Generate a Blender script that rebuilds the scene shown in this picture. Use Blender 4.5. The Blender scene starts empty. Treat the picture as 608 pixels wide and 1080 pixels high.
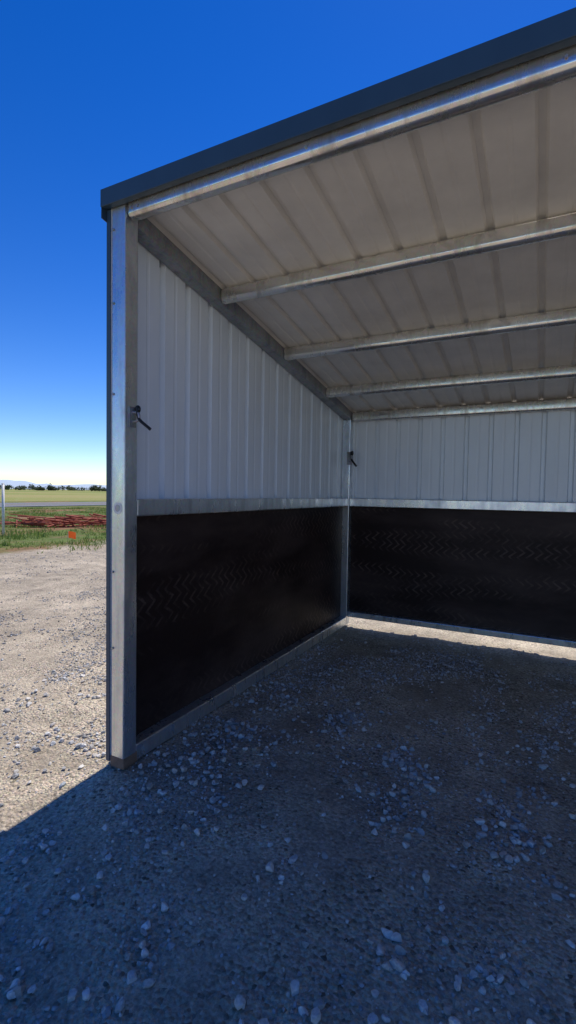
import bpy, bmesh, math, random, numpy as np
from mathutils import Matrix, Vector, noise
random.seed(4); rng=np.random.default_rng(7)
S=bpy.context.scene
COL=bpy.context.collection
# ---------------- dimensions (metres) ----------------
w=.08; D=2.918; ZR=1.2315; ZF=2.452; ZB=1.984; H=2.5125; L=4.88
m=(ZB-ZF)/(D-2*w)
def zraf(y): return ZF+m*(y-w)          # underside of rafter
def zroof(y): return zraf(y)+w+.006      # underside of roof sheet
# ---------------- material helpers ----------------
def newmat(name):
    M=bpy.data.materials.new(name); M.use_nodes=True
    nt=M.node_tree; b=nt.nodes['Principled BSDF']
    return M,nt,b
def ramp(nt,fac,stops):
    r=nt.nodes.new('ShaderNodeValToRGB'); e=r.color_ramp.elements
    while len(e)<len(stops): e.new(.5)
    for i,(p,c) in enumerate(stops):
        e[i].position=p; e[i].color=(c[0],c[1],c[2],1) if hasattr(c,'__len__') else (c,c,c,1)
    nt.links.new(fac,r.inputs[0]); return r
def mix(nt,fac,a,b,mode='MIX'):
    n=nt.nodes.new('ShaderNodeMix'); n.data_type='RGBA'; n.blend_type=mode
    for i,v in ((0,fac),(6,a),(7,b)):
        if isinstance(v,bpy.types.NodeSocket): nt.links.new(v,n.inputs[i])
        elif i==0: n.inputs[0].default_value=v
        else: n.inputs[i].default_value=(*v,1)
    return n.outputs[2]
def bump(nt,b,h,st,dist):
    n=nt.nodes.new('ShaderNodeBump'); n.inputs['Strength'].default_value=st; n.inputs['Distance'].default_value=dist
    nt.links.new(h,n.inputs['Height']); nt.links.new(n.outputs[0],b.inputs['Normal']); return n
def geo(nt): return nt.nodes.new('ShaderNodeNewGeometry').outputs['Position']
def noi(nt,vec,sc,det=4,rough=.55,scale3=None):
    if scale3:
        mp=nt.nodes.new('ShaderNodeMapping'); mp.inputs['Scale'].default_value=scale3
        nt.links.new(vec,mp.inputs[0]); vec=mp.outputs[0]
    n=nt.nodes.new('ShaderNodeTexNoise'); n.inputs['Scale'].default_value=sc; n.inputs['Detail'].default_value=min(det,4); n.inputs['Roughness'].default_value=rough
    nt.links.new(vec,n.inputs['Vector']); return n.outputs['Fac']
def vor(nt,vec,sc,feat='F1',out='Distance'):
    n=nt.nodes.new('ShaderNodeTexVoronoi'); n.feature=feat; n.inputs['Scale'].default_value=sc
    nt.links.new(vec,n.inputs['Vector']); return n.outputs[out]
def math_(nt,op,a,b_=None,c_=None):
    n=nt.nodes.new('ShaderNodeMath'); n.operation=op
    for i,v in enumerate((a,b_,c_)):
        if v is None: continue
        if isinstance(v,bpy.types.NodeSocket): nt.links.new(v,n.inputs[i])
        else: n.inputs[i].default_value=v
    return n.outputs[0]
# galvanised steel
def galv(name,c0,c1,metal=.75,rough=.42,stain=.72,stc=(.5,.5,.5)):
    M,nt,b=newmat(name); p=geo(nt)
    a=noi(nt,p,3,4); s=vor(nt,p,90,out='Color'); st=noi(nt,p,14,4,.6,(1,1,.25))
    c=ramp(nt,a,[(.3,c0),(.7,c1)])
    c2=mix(nt,.15,c.outputs[0],s,'OVERLAY')
    d=ramp(nt,st,[(.50,(1.0,1.0,1.0)),(.72,tuple(stain*(.6+.8*k) for k in stc))])
    c3=mix(nt,1,c2,d.outputs[0],'MULTIPLY')
    nt.links.new(c3,b.inputs['Base Color'])
    b.inputs['Metallic'].default_value=metal
    rr=ramp(nt,st,[(.3,rough-.08),(.7,rough+.15)]); nt.links.new(rr.outputs[0],b.inputs['Roughness'])
    bump(nt,b,noi(nt,p,25,3),.15,.002)
    return M
M_galv=galv('galvanised_steel',(.62,.66,.70),(.78,.81,.84),.88,.28)
M_dark=galv('galvanised_steel_dull',(.30,.32,.34),(.44,.46,.48),.6,.45)
M_pipe=galv('galvanised_purlin_steel',(.62,.60,.56),(.88,.86,.82),.85,.22,.62,(.56,.51,.44))
def painted(name,c,rough,dirt=.15,metal=0,spec=.5):
    M,nt,b=newmat(name); p=geo(nt)
    a=noi(nt,p,5,5,.6,(1,1,.3)); r=ramp(nt,a,[(.35,1.0),(.75,1-dirt)])
    nt.links.new(mix(nt,1,c,r.outputs[0],'MULTIPLY'),b.inputs['Base Color'])
    b.inputs['Roughness'].default_value=rough; b.inputs['Metallic'].default_value=metal
    bump(nt,b,noi(nt,p,6,2),.1,.004)
    return M
M_wall=painted('wall_sheet_paint',(.85,.90,.94),.24,.08)
M_roof=painted('roof_sheet_underside_paint',(.89,.86,.79),.36,.14)
M_trim=painted('slate_blue_trim_paint',(.035,.072,.115),.38,.2)
# rubber
M_rub,nt,b=newmat('black_rubber_panel'); p=geo(nt)
sx=nt.nodes.new('ShaderNodeSeparateXYZ'); nt.links.new(p,sx.inputs[0])
ss=math_(nt,'ADD',sx.outputs[0],sx.outputs[1]); zz=sx.outputs[2]
wob=math_(nt,'MULTIPLY',math_(nt,'SUBTRACT',noi(nt,p,5,3),.5),.035)
tri=math_(nt,'PINGPONG',math_(nt,'ADD',zz,wob),.045)
dg=math_(nt,'SINE',math_(nt,'MULTIPLY',math_(nt,'ADD',math_(nt,'ADD',ss,wob),math_(nt,'MULTIPLY',tri,1.2)),95))
tread=ramp(nt,dg,[(.3,0.),(.8,1.)])
band=ramp(nt,noi(nt,p,2.2,3,.5,(.3,.3,2.2)),[(.47,0.),(.60,1.)])
scr=ramp(nt,noi(nt,p,14,4,.7),[(.38,.10),(.60,1.)])
mask=math_(nt,'MULTIPLY',math_(nt,'MULTIPLY',tread.outputs[0],band.outputs[0]),scr.outputs[0])
dust=ramp(nt,noi(nt,p,2.0,6,.6,(.5,.5,1.6)),[(.42,0.),(.75,1.)])
f1=math_(nt,'ADD',math_(nt,'MULTIPLY',mask,.44),math_(nt,'MULTIPLY',dust.outputs[0],.34))
nt.links.new(mix(nt,f1,(.021,.0115,.010),(.18,.125,.105)),b.inputs['Base Color'])
b.inputs['Roughness'].default_value=.48; b.inputs['Specular IOR Level'].default_value=.18
bump(nt,b,math_(nt,'ADD',math_(nt,'MULTIPLY',mask,.6),noi(nt,p,40,4)),.3,.004)
def plain(name,c,r=.6,me=0):
    M,nt,b=newmat(name); p=geo(nt); a=noi(nt,p,30,4)
    rr=ramp(nt,a,[(.3,.75),(.7,1.15)])
    nt.links.new(mix(nt,1,c,rr.outputs[0],'MULTIPLY'),b.inputs['Base Color']); b.inputs['Roughness'].default_value=r; b.inputs['Metallic'].default_value=me; return M
M_black=plain('black_iron',(.02,.02,.022),.4,.4)
M_rust=plain('rusty_steel',(.26,.17,.12),.8,.2)
M_white=plain('white_paint',(.75,.75,.73),.5)
M_brown=plain('red_brown_rusted_pipe',(.36,.09,.05),.8)
# ---------------- mesh helpers ----------------
def obj(name,me,mat=None,parent=None):
    o=bpy.data.objects.new(name,me); COL.objects.link(o)
    if mat: me.materials.append(mat)
    if parent: o.parent=parent
    return o
def finish(name,bm,mat,parent=None,smooth=False):
    me=bpy.data.meshes.new(name); bm.to_mesh(me); bm.free()
    if smooth:
        for pl in me.polygons: pl.use_smooth=True
    return obj(name,me,mat,parent)
def hexa(name,v8,mat,parent=None,bev=.006,seg=2,smooth=False):
    bm=bmesh.new(); vs=[bm.verts.new(v) for v in v8]
    for f in ((0,3,2,1),(4,5,6,7),(0,1,5,4),(1,2,6,5),(2,3,7,6),(3,0,4,7)): bm.faces.new([vs[i] for i in f])
    bmesh.ops.recalc_face_normals(bm,faces=bm.faces)
    if bev: bmesh.ops.bevel(bm,geom=list(bm.edges),offset=bev,segments=seg,affect='EDGES',profile=.5)
    return finish(name,bm,mat,parent,smooth)
def box(name,x0,x1,y0,y1,z0,z1,mat,parent=None,bev=.006,seg=2,smooth=False):
    return hexa(name,[(x0,y0,z0),(x1,y0,z0),(x1,y1,z0),(x0,y1,z0),(x0,y0,z1),(x1,y0,z1),(x1,y1,z1),(x0,y1,z1)],mat,parent,bev,seg,smooth)
def rod(name,a,b_,r,mat,parent=None,seg=32,cap=True):
    a=Vector(a);b_=Vector(b_);d=b_-a
    bm=bmesh.new(); bmesh.ops.create_cone(bm,cap_ends=cap,segments=seg,radius1=r,radius2=r,depth=d.length)
    rot=d.to_track_quat('Z','Y').to_matrix().to_4x4()
    bmesh.ops.transform(bm,matrix=Matrix.Translation((a+b_)/2)@rot,verts=bm.verts)
    for f in bm.faces: f.smooth=len(f.verts)==4
    me=bpy.data.meshes.new(name); bm.to_mesh(me); bm.free()
    return obj(name,me,mat,parent)
def tube(name,pts,r,mat,parent=None,cyc=False):
    cu=bpy.data.curves.new(name,'CURVE'); cu.dimensions='3D'; cu.bevel_depth=r; cu.bevel_resolution=4; cu.use_fill_caps=True
    sp=cu.splines.new('NURBS'); sp.points.add(len(pts)-1)
    for i,q in enumerate(pts): sp.points[i].co=(*q,1)
    sp.order_u=3; sp.use_endpoint_u=not cyc; sp.use_cyclic_u=cyc; sp.resolution_u=8
    tmp=bpy.data.objects.new(name,cu); COL.objects.link(tmp)
    bpy.context.view_layer.update()
    me=bpy.data.meshes.new_from_object(tmp); bpy.data.objects.remove(tmp)
    for pl in me.polygons: pl.use_smooth=True
    o=obj(name,me,None,parent); me.materials.clear(); me.materials.append(mat); return o
def rib_profile(length,pitch,start,minor=True,dep=.028):
    pts=[(0,0)]; s=start
    while s<length:
        pr=[(-.022,0),(-.012,dep),(.012,dep),(.022,0)]
        if minor: pr+=[(pitch/2-.012,0),(pitch/2-.006,.002),(pitch/2+.006,.002),(pitch/2+.012,0)]
        for ds,h in pr:
            q=s+ds
            if 0<q<length: pts.append((q,h))
        s+=pitch
    pts.append((length,0)); return pts
def sheet(name,prof,place,zb,zt,mat,parent):
    bm=bmesh.new(); prev=None
    for s,h in prof:
        x,y=place(s,h); a=bm.verts.new((x,y,zb(y))); c=bm.verts.new((x,y,zt(y)))
        if prev: bm.faces.new((prev[0],a,c,prev[1]))
        prev=(a,c)
    return finish(name,bm,mat,parent)
# ---------------- shelter ----------------
E=bpy.data.objects.new('horse_shelter',None); COL.objects.link(E); P=E
def side(x0,sgn,tag):
    a,b_=sorted((x0,x0+sgn*w))
    box('front_post'+tag,a,b_,0,w,.004,H+.03,M_galv,P)
    box('rear_post'+tag,a,b_,D-w,D,.004,zraf(D-w)-.002,M_galv,P)
    box('bottom_rail'+tag,a+.001,b_-.001,w+.001,D-w-.001,.004,.082,M_galv,P)
    box('mid_rail'+tag,a+.001,b_-.001,w+.001,D-w-.001,ZR-w,ZR,M_galv,P)
    y0,y1=w+.002,D
    hexa('side_rafter'+tag,[(a+.002,y0,zraf(y0)),(b_-.002,y0,zraf(y0)),(b_-.002,y1,zraf(y1)),(a+.002,y1,zraf(y1)),
         (a+.002,y0,zraf(y0)+w),(b_-.002,y0,zraf(y0)+w),(b_-.002,y1,zraf(y1)+w),(a+.002,y1,zraf(y1)+w)],M_dark,P)
    o=x0+sgn*.016
    u0,u1=sorted((o,o-sgn*.012))
    box('rubber_panel'+tag,u0,u1,w+.003,D-w-.003,.084,ZR-w-.002,M_rub,P,0)
    sheet('side_wall_sheet'+tag,rib_profile(D,.2,.13),lambda s,h:(x0-sgn*(.003+h),s),lambda y:.02,lambda y:zroof(y)-.004,M_wall,P)
side(0,1,'')
side(L,-1,'_far')
for x0,s,tg in ((0,-1,''),(L,1,'_far')):
    a,b_=sorted((x0+s*.0035,x0+s*.027)); box('corner_trim'+tg,a,b_,-.0045,.05,.02,H-.002,M_trim,P,.001)
# back frame
box('rear_mid_rail',w+.001,L-w-.001,D-w+.001,D-.001,ZR-w,ZR,M_galv,P)
box('rear_bottom_rail',w+.001,L-w-.001,D-w+.001,D-.001,.084,.136,M_galv,P)
box('rear_rubber_panel',w+.003,L-w-.003,D-.016,D-.004,.138,ZR-w-.002,M_rub,P,0)
sheet('rear_wall_sheet',rib_profile(L,.2,.12),lambda s,h:(s,D+.003+h),lambda y:.10,lambda y:zroof(D)-.004,M_wall,P)
box('rear_light_block_strip',0,L,D+.040,D+.044,zroof(D)-.12,zroof(D)+.004,M_trim,P,.001)  # unseen strip added outside to block light through the roof rib gaps
# roof: ribs run front to back
bm=bmesh.new(); prev=None; y0,y1=-.028,D+.09
for s,h in rib_profile(L+.06,.2,.12,True,.022):
    x=s-.03
    row=[bm.verts.new((x,y,zroof(y)+h)) for y in np.linspace(y0,y1,5)]
    if prev:
        for i in range(4): bm.faces.new((prev[i],row[i],row[i+1],prev[i+1]))
    prev=row
finish('roof_sheet',bm,M_roof,P)
# purlins : hollow sections with generously rounded corners
def purl(nm,y,dep=.06,drop=.007):
    zt_=zroof(y+dep)-.003; zb_=zraf(y+dep/2)-drop
    box(nm,w-.004,L-w+.004,y,y+dep,zb_,zt_,M_pipe,P,.027,8,True)
box('front_purlin',w+.001,L-w-.001,.002,.062,H-.056,zroof(.06)-.003,M_pipe,P,.024,8,True)
for i,y in enumerate((.70,1.46,2.21)): purl('purlin_%d'%(i+1),y)
box('rear_purlin',w+.001,L-w-.001,D-.065,D-.001,zroof(D)-.095,zroof(D)-.003,M_pipe,P,.02,6,True)
# roof trim
zt=zroof(-.03)+.03
box('front_fascia',-.033,L+.033,-.034,-.030,H,zt,M_trim,P,.0012)
box('front_fascia_lip',-.033,L+.033,-.0295,-.004,H,H+.004,M_trim,P,.001)
box('front_fascia_cap',-.033,L+.033,-.0295,.05,zt-.004,zt-.001,M_trim,P,.0008)
for x,tg in ((-.033,''),(L+.03,'_far')):
    a,b_=x,x+.003
    hexa('gable_trim'+tg,[(a,-.0295,zroof(-.03)-.09),(b_,-.0295,zroof(-.03)-.09),(b_,D+.09,zroof(D+.09)-.09),(a,D+.09,zroof(D+.09)-.09),
      (a,-.0295,zroof(-.03)+.025),(b_,-.0295,zroof(-.03)+.025),(b_,D+.09,zroof(D+.09)+.025),(a,D+.09,zroof(D+.09)+.025)],M_trim,P,0)
box('post_foot',-.002,w+.002,-.002,w+.004,.0,.05,M_rust,P,.004)
def bolt(x,y,z,ax,r=.006,mt=None):
    d={'y':(0,-1,0),'x':(1,0,0),'z':(0,0,-1)}[ax]
    q=Vector((x,y,z)); rod('bolt_head',q,q+Vector(d)*.005,r,mt or M_dark,P,6)
for z in (.55,.9,1.7,2.1,2.42): bolt(.012,-.0005,z,'y')
for x in (.115,.15,.95,1.75): bolt(x,.0015,H-.022,'y',.005,M_dark)
rod('sticker',(.042,-.0003,1.19),(.042,-.0018,1.19),.026,M_white,P,40)
rod('sticker_print',(.042,-.0019,1.19),(.042,-.0024,1.19),.016,M_dark,P,32)
def latch(name,base,ax,k=1.):
    Em=bpy.data.objects.new(name,None); COL.objects.link(Em)
    n=Vector(ax).normalized(); t=Vector((0,0,1)).cross(n).normalized(); up=Vector((0,0,1)); B=Vector(base)
    q=lambda a,b_,c: tuple(B+(n*a+t*b_+up*c)*k)
    bm=bmesh.new()
    vs=[bm.verts.new(q(a,b_,c)) for a in (.001,.006) for b_,c in ((-.02,-.045),(.02,-.045),(.02,.045),(-.02,.045))]
    for f in ((0,1,2,3),(7,6,5,4),(0,4,5,1),(1,5,6,2),(2,6,7,3),(3,7,4,0)): bm.faces.new([vs[i] for i in f])
    bmesh.ops.recalc_face_normals(bm,faces=bm.faces); finish('plate',bm,M_dark,Em)
    tube('staple',[q(.004,0,.02),q(.035,0,.022),q(.045,0,.0),q(.035,0,-.022),q(.004,0,-.02)],.006*k,M_dark,Em)
    tube('handle',[q(.03,0,.045),q(.034,0,.0),q(.05,0,-.02),q(.085,.006,-.045),q(.10,.01,-.058)],.007*k,M_black,Em)
    tube('ring',[q(.024+.015*math.cos(a),.010,.035+.015*math.sin(a)) for a in np.linspace(0,2*math.pi,9)[:-1]],.004*k,M_black,Em,True)
    return Em
latch('gate_latch',(w,.045,1.60),(1,0,0))
latch('gate_latch',(w-.004,D-w-.001,1.61),(.75,-.8,0),1.35)
# ---------------- ground ----------------
M_gr,nt,b=newmat('gravel_grass_ground'); p=geo(nt)
sx=nt.nodes.new('ShaderNodeSeparateXYZ'); nt.links.new(p,sx.inputs[0])
flat=nt.nodes.new('ShaderNodeCombineXYZ'); nt.links.new(sx.outputs[0],flat.inputs[0]); nt.links.new(sx.outputs[1],flat.inputs[1]); pf=flat.outputs[0]
big=noi(nt,pf,.8,4,.65); med=noi(nt,pf,4,4,.65); fine=noi(nt,pf,60,4,.7)
dustc=ramp(nt,med,[(.3,(.30,.255,.195)),(.7,(.50,.43,.325))])
cell=vor(nt,pf,85,out='Color'); hs=nt.nodes.new('ShaderNodeHueSaturation'); hs.inputs['Saturation'].default_value=.10; nt.links.new(cell,hs.inputs['Color'])
peb=mix(nt,.75,dustc.outputs[0],hs.outputs[0],'OVERLAY')
pm=ramp(nt,noi(nt,pf,2.2,4,.7),[(.36,.15),(.56,1.)])
c=mix(nt,pm.outputs[0],dustc.outputs[0],peb)
fr=ramp(nt,fine,[(.28,.5),(.72,1.3)]); c=mix(nt,1,c,fr.outputs[0],'MULTIPLY')
br=ramp(nt,big,[(.35,.76),(.65,1.12)]); c=mix(nt,1,c,br.outputs[0],'MULTIPLY')
gx=math_(nt,'ADD',sx.outputs[0],math_(nt,'MULTIPLY',math_(nt,'SUBTRACT',noi(nt,pf,.9,4,.65),.5),4.5))
gcl=ramp(nt,math_(nt,'MULTIPLY',math_(nt,'ADD',gx,7.4),-1.2),[(0,0.),(1,1.)])
gcol=ramp(nt,noi(nt,pf,1.3,4,.7),[(.3,(.20,.155,.07)),(.45,(.12,.155,.04)),(.7,(.14,.20,.045))])
soil=ramp(nt,noi(nt,pf,.35,4,.65),[(.50,0.),(.60,1.)])
gcol2=mix(nt,soil.outputs[0],gcol.outputs[0],(.27,.15,.085))
c=mix(nt,gcl.outputs[0],c,gcol2)
far=ramp(nt,math_(nt,'MULTIPLY',math_(nt,'ADD',sx.outputs[0],44),-.2),[(0,0.),(1,1.)])
fcol=ramp(nt,noi(nt,pf,.012,3,.6,(1,.35,1)),[(.38,(.16,.21,.05)),(.5,(.24,.26,.075)),(.62,(.31,.28,.11))])
c=mix(nt,far.outputs[0],c,fcol.outputs[0])
nt.links.new(c,b.inputs['Base Color']); b.inputs['Roughness'].default_value=.95; b.inputs['Specular IOR Level'].default_value=.2
vd=vor(nt,pf,85); vh=math_(nt,'MULTIPLY',math_(nt,'SUBTRACT',1.0,vd),.8)
hh=math_(nt,'ADD',math_(nt,'MULTIPLY',vh,pm.outputs[0]),math_(nt,'ADD',math_(nt,'MULTIPLY',fine,.6),math_(nt,'MULTIPLY',med,2.2)))
bump(nt,b,hh,1.0,.016)
def axis(c0,near,step,farr):
    a=list(np.arange(-near,near+1e-6,step)); s=step; x=near
    out=[]
    while x<farr: s*=1.25; x+=s; out.append(x)
    return np.array([-q for q in out[::-1]]+a+out)+c0
xs=axis(-1.5,7,.07,7000); ys=axis(3,7,.07,7000)
X,Y=np.meshgrid(xs,ys,indexing='ij')
def hgt(X,Y):
    z=.006*np.sin(X*2.1+1.3*np.sin(Y*1.7))+.005*np.sin(Y*3.3+X*1.1)+.003*np.sin(X*7.7+Y*5.1)+.0025*np.sin(X*11.3-Y*9.7)-.012
    d=np.hypot(X+1,Y-3); fade=np.clip(1-(d-25)/15,0,1)
    g=np.clip((-X-7)/3,0,1)*.05*np.sin(X*1.3+np.sin(Y*.9))*np.sin(Y*1.1)
    return (z+g)*fade-.02*(1-fade)
Z=hgt(X,Y)
nx,ny=X.shape
V=np.stack([X.ravel(),Y.ravel(),Z.ravel()],1)
I=np.arange(nx*ny).reshape(nx,ny)
F=np.stack([I[:-1,:-1].ravel(),I[1:,:-1].ravel(),I[1:,1:].ravel(),I[:-1,1:].ravel()],1)
def npmesh(name,V,F,mat,smooth=False,parent=None,cols=None):
    me=bpy.data.meshes.new(name); k=F.shape[1]
    me.vertices.add(len(V)); me.vertices.foreach_set('co',V.astype(np.float32).ravel())
    me.loops.add(F.size); me.loops.foreach_set('vertex_index',F.astype(np.int32).ravel())
    me.polygons.add(len(F)); me.polygons.foreach_set('loop_start',(np.arange(len(F))*k).astype(np.int32)); 
    me.update(calc_edges=True)
    me.polygons.foreach_set('use_smooth',np.full(len(F),smooth))
    if cols is not None:
        at=me.color_attributes.new('tint','FLOAT_COLOR','POINT'); cc=np.ones((len(V),4),np.float32); cc[:,:3]=cols; at.data.foreach_set('color',cc.ravel())
    me.validate(); return obj(name,me,mat,parent)
npmesh('ground',V,F,M_gr,True)
# ---------------- gravel stones (one object) ----------------
def ico(sub):
    bm=bmesh.new(); bmesh.ops.create_icosphere(bm,subdivisions=sub,radius=1)
    v=np.array([q.co[:] for q in bm.verts]); f=np.array([[q.index for q in g.verts] for g in bm.faces]); bm.free(); return v,f
def stones(n,xr,yr,smin,smax,sub,pw=2.5,base=.30,gr=(.22,.5),cl=1.3,xf=None):
    bv,bf=ico(sub); 
    x=rng.uniform(*xr,n*4); y=rng.uniform(*yr,n*4)
    k=np.array([noise.noise((a*1.3,b_*1.3,3.1))+.8*noise.noise((a*4.5,b_*4.5,7)) for a,b_ in zip(x,y)])
    keep=rng.random(n*4)<np.clip(base+k*cl,.05,1); x=x[keep][:n]; y=y[keep][:n]; n=len(x)
    r=smin+(smax-smin)*rng.random(n)**pw
    var=[]
    for j in range(16):
        q=bv.copy(); 
        pl=rng.normal(size=(8,3)); pl/=np.linalg.norm(pl,axis=1)[:,None]
        for a in pl:
            d=q@a; lim=.50+.2*rng.random(); q=q-np.clip(d-lim,0,9)[:,None]*a
        var.append(q*(1+.05*rng.normal(size=(len(q),1))))
    var=np.array(var)[rng.integers(0,16,n)]
    sc=np.stack([r*rng.uniform(.8,1.35,n),r*rng.uniform(.7,1.1,n),r*rng.uniform(.55,.9,n)],1)
    q=var*sc[:,None,:]
    t=rng.normal(0,.3,n); c,s=np.cos(t),np.sin(t); y2=q[:,:,1]*c[:,None]-q[:,:,2]*s[:,None]; z2=q[:,:,1]*s[:,None]+q[:,:,2]*c[:,None]
    a=rng.uniform(0,6.283,n); c,s=np.cos(a)[:,None],np.sin(a)[:,None]
    X_=q[:,:,0]*c-y2*s+x[:,None]; Y_=q[:,:,0]*s+y2*c+y[:,None]; Z_=z2+(hgt(x,y)+sc[:,2]*rng.uniform(.15,.8,n))[:,None]
    V=np.stack([X_,Y_,Z_],2).reshape(-1,3)
    F=(bf[None]+(np.arange(n)*len(bv))[:,None,None]).reshape(-1,3)
    g=rng.uniform(gr[0],gr[1],n); wm=rng.normal(0,.02,n)
    col=np.stack([g*(1.03)+wm,g,g*(.95)-wm],1); col=np.repeat(np.clip(col,.03,.75),len(bv),0)
    return V,F,col
parts=[stones(3600,(-1.2,3.4),(-1.3,1.3),.006,.019,2,pw=1.7,base=.24,gr=(.28,.66),cl=1.1),
       stones(26000,(-1.5,4.0),(-1.3,2.9),.0025,.009,1,base=.38,gr=(.24,.60),cl=1.2),
       stones(3000,(-.5,4.0),(1.0,2.85),.006,.017,1,gr=(.26,.62),base=.28,cl=1.1),
       stones(11000,(-7.5,-.05),(-1.0,9),.004,.015,1,pw=3,base=.25,gr=(.22,.50),cl=1.6),
       stones(9000,(-3.4,-.05),(-.9,3.5),.003,.013,1,pw=2.2,base=.28,gr=(.22,.52),cl=1.5)]
off=0;VV=[];FF=[];CC=[]
for v_,f_,c_ in parts:
    VV.append(v_);FF.append(f_+off);CC.append(c_);off+=len(v_)
M_st,nt,b=newmat('gravel_stone'); p=geo(nt)
at=nt.nodes.new('ShaderNodeAttribute'); at.attribute_name='tint'
rr=ramp(nt,noi(nt,p,120,2),[(.3,.8),(.7,1.15)])
nt.links.new(mix(nt,1,at.outputs['Color'],rr.outputs[0],'MULTIPLY'),b.inputs['Base Color']); b.inputs['Roughness'].default_value=.75
npmesh('gravel',np.concatenate(VV),np.concatenate(FF),M_st,False,None,np.concatenate(CC))
# ---------------- grass (one object) ----------------
def leafmat(name,c0,c1):
    M,nt,b=newmat(name); p=geo(nt); a=noi(nt,p,1.5,3)
    r=ramp(nt,a,[(.3,c0),(.7,c1)]); nt.links.new(r.outputs[0],b.inputs['Base Color']); b.inputs['Roughness'].default_value=.7
    tr=nt.nodes.new('ShaderNodeBsdfTranslucent'); nt.links.new(r.outputs[0],tr.inputs[0])
    ms=nt.nodes.new('ShaderNodeMixShader'); ms.inputs[0].default_value=.35
    o=nt.nodes['Material Output']; nt.links.new(b.outputs[0],ms.inputs[1]); nt.links.new(tr.outputs[0],ms.inputs[2]); nt.links.new(ms.outputs[0],o.inputs[0])
    return M
M_grass=leafmat('grass_blades',(.12,.20,.035),(.22,.29,.06))
M_orange=leafmat('orange_fabric',(.9,.14,.02),(.95,.18,.03))
n=120000
x=-6.6-rng.random(n)**1.3*21; y=rng.uniform(1,30,n)
k=np.array([noise.noise((a*.6,b_*.6,1))+.6*noise.noise((a*2.3,b_*2.3,5)) for a,b_ in zip(x,y)])
kp=rng.random(n)<np.clip(.5+1.8*k,0,1)*np.clip((-6.6-x)/2.0,.06,1); x=x[kp];y=y[kp];n=len(x)
h=rng.uniform(.03,.13,n)*np.clip(.8+k[kp],.5,1.6); wd=rng.uniform(.006,.018,n)
a=rng.uniform(0,6.28,n); lx=rng.normal(0,.04,n); ly=rng.normal(0,.04,n); z=hgt(x,y)-.005
V=np.stack([np.stack([x-np.cos(a)*wd,y-np.sin(a)*wd,z],1),np.stack([x+np.cos(a)*wd,y+np.sin(a)*wd,z],1),np.stack([x+lx,y+ly,z+h],1)],1).reshape(-1,3)
npmesh('grass',V,np.arange(3*n).reshape(-1,3),M_grass)
# ---------------- road along Y ----------------
M_as=plain('asphalt',(.16,.16,.165),.85)
box('road',-39.5,-31,-600,900,-.03,.03,M_as,None,0)
box('road_edge_line',-31.5,-31.35,-600,900,.0305,.034,M_white,None,0)
box('road_edge_line',-39.15,-39.0,-600,900,.0305,.034,M_white,None,0)
box('road_centre_line',-35.3,-35.15,-600,900,.0305,.034,plain('yellow_paint',(.6,.42,.05)),None,0)
# ---------------- brush pile ----------------
bm=bmesh.new()
for i in range(110):
    t=rng.random(); cx=-14.2+4.6*t+rng.normal(0,.3); cy=9.0+2.9*t+rng.normal(0,.35)
    ln=rng.uniform(.4,2.2); an=rng.normal(.55,.6); r=rng.uniform(.012,.036)
    d=Vector((math.cos(an),math.sin(an),rng.normal(0,.12))).normalized()
    mt=Matrix.Translation((cx,cy,.04+abs(rng.normal(0,.12))))@d.to_track_quat('Z','Y').to_matrix().to_4x4()
    bmesh.ops.create_cone(bm,cap_ends=True,segments=6,radius1=r,radius2=r*.6,depth=ln,matrix=mt)
finish('brush_pile',bm,M_brown)
# ---------------- small orange marker flags ----------------
def flagm(fx,fy,hg):
    Ef=bpy.data.objects.new('orange_marker_flag',None); COL.objects.link(Ef)
    rod('wire',(fx,fy,-.03),(fx+.02,fy,hg),.004,M_dark,Ef,8)
    bm=bmesh.new(); pr=None
    for i in range(7):
        t=i/6; a_=bm.verts.new((fx+.02+.18*t,fy+.03*math.sin(t*5)+.10*t,hg-.03*t)); c_=bm.verts.new((fx+.02+.17*t,fy+.03*math.sin(t*5+.4)+.10*t,hg-.16-.03*t))
        if pr: bm.faces.new((pr[0],a_,c_,pr[1]))
        pr=(a_,c_)
    finish('flag',bm,M_orange,Ef)
flagm(-8.3,6.3,.28); flagm(-11.6,10.6,.30)
# ---------------- white fence ----------------
def fpost(x,y):
    Ep=bpy.data.objects.new('fence_post',None); COL.objects.link(Ep)
    rod('post',(x,y,-.05),(x,y,1.40),.035,M_white,Ep,20)
    bm=bmesh.new(); bmesh.ops.create_uvsphere(bm,u_segments=20,v_segments=8,radius=.041,matrix=Matrix.Translation((x,y,1.40))@Matrix.Diagonal((1,1,.5,1)))
    finish('cap',bm,M_white,Ep,True)
fpost(-11.42,6.70); fpost(-13.6,4.6); fpost(-15.9,2.4)
for z in (.35,.7,1.05,1.3): 
    rod('fence_wire',(-11.42,6.70,z),(-15.9,2.4,z),.003,M_galv,None,8)
# ---------------- distant trees, far hills ----------------
M_tree=leafmat('far_tree_foliage',(.035,.06,.025),(.07,.09,.04))
Cx,Cy=1.733,-1.59
Vs=[];
for i in range(95):
    ang=rng.uniform(math.radians(135),math.radians(170)); dist=rng.uniform(480,700)
    if rng.random()<.35 : continue
    bx,by=Cx+dist*math.cos(ang),Cy+dist*math.sin(ang); hh_=rng.uniform(2.5,6.5); ww=rng.uniform(3,7)
    for j in range(150):
        d=rng.normal(size=3); d/=np.linalg.norm(d); rr_=rng.random()**.4
        c=np.array([bx+d[0]*ww*rr_,by+d[1]*ww*rr_,hh_*.5+d[2]*hh_*.5*rr_])
        q=rng.normal(size=(3,3))*rng.uniform(.4,.9); Vs.append(c+q)
Vs=np.concatenate(Vs); npmesh('tree_line',Vs,np.arange(len(Vs)).reshape(-1,3),M_tree)
M_hill=plain('hazy_hill',(.42,.52,.62),1)
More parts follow.
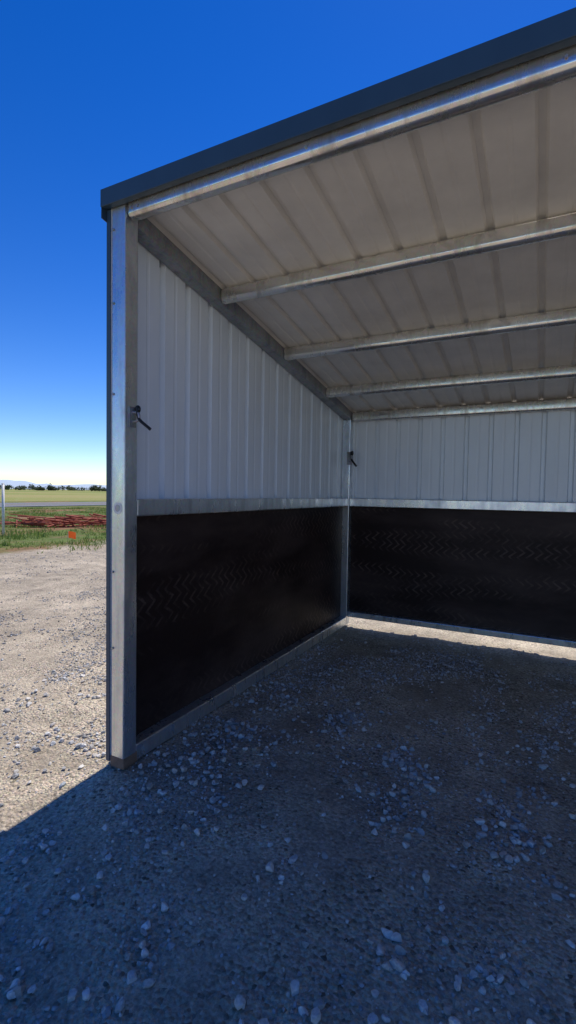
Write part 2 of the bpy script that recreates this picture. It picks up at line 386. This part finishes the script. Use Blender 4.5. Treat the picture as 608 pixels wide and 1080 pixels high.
bm=bmesh.new(); pr=None
for i in range(160):
    ang=math.radians(100+80*i/159); 
    hh_=45+60*max(0,noise.noise((i*.09,0,2))+.35)+14*noise.noise((i*.5,1,2))
    x_,y_=5200*math.cos(ang),5200*math.sin(ang); x2,y2=5900*math.cos(ang),5900*math.sin(ang)
    row=[bm.verts.new((x_,y_,-5)),bm.verts.new((x_*1.05,y_*1.05,hh_*.6)),bm.verts.new((x2,y2,hh_))]
    if pr:
        for k_ in range(2): bm.faces.new((pr[k_],row[k_],row[k_+1],pr[k_+1]))
    pr=row
finish('hills',bm,M_hill,None,True)
# ---------------- camera ----------------
cam=bpy.data.objects.new('camera',bpy.data.cameras.new('camera')); COL.objects.link(cam); S.camera=cam
cam.location=(1.7332,-1.5925,1.27)
cam.rotation_euler=(Matrix.Rotation(.4807,3,'Z')@Matrix.Rotation(math.pi/2-.0387,3,'X')@Matrix.Rotation(.0159,3,'Z')).to_euler()
cam.data.sensor_fit='VERTICAL'; cam.data.sensor_height=36; cam.data.lens=516.1/1080*36
cam.data.clip_start=.02; cam.data.clip_end=20000
# ---------------- light ----------------
el=math.radians(61); az=math.radians(0)
sd=Vector((math.sin(az)*math.cos(el),math.cos(az)*math.cos(el),math.sin(el)))
sun=bpy.data.lights.new('sun','SUN'); so=bpy.data.objects.new('sun',sun); COL.objects.link(so)
sun.energy=5; sun.angle=math.radians(.53); sun.color=(1,.93,.82)
so.rotation_euler=sd.to_track_quat('Z','Y').to_euler()
W=bpy.data.worlds.new('World'); S.world=W; W.use_nodes=True; nt=W.node_tree; bg=nt.nodes['Background']
sky=nt.nodes.new('ShaderNodeTexSky'); sky.sky_type='NISHITA'; sky.sun_disc=False; sky.sun_elevation=el; sky.sun_rotation=az
sky.air_density=1.0; sky.dust_density=0.05; sky.ozone_density=2.8; sky.altitude=700
def vm(op,a,v):
    n=nt.nodes.new('ShaderNodeVectorMath'); n.operation=op; nt.links.new(a,n.inputs[0]); n.inputs[1].default_value=v; return n.outputs[0]
a=vm('MULTIPLY',sky.outputs[0],(.15,.15,.155))
g=nt.nodes.new('ShaderNodeGamma'); g.inputs[1].default_value=1.25; nt.links.new(a,g.inputs[0])
a=vm('MULTIPLY',g.outputs[0],(6.67,6.67,6.67))
hs=nt.nodes.new('ShaderNodeHueSaturation'); hs.inputs['Saturation'].default_value=1.25; hs.inputs['Hue'].default_value=.512
nt.links.new(a,hs.inputs['Color']); nt.links.new(hs.outputs[0],bg.inputs[0]); bg.inputs[1].default_value=.15
S.view_settings.view_transform='Standard'; S.view_settings.look='None'; S.view_settings.exposure=0
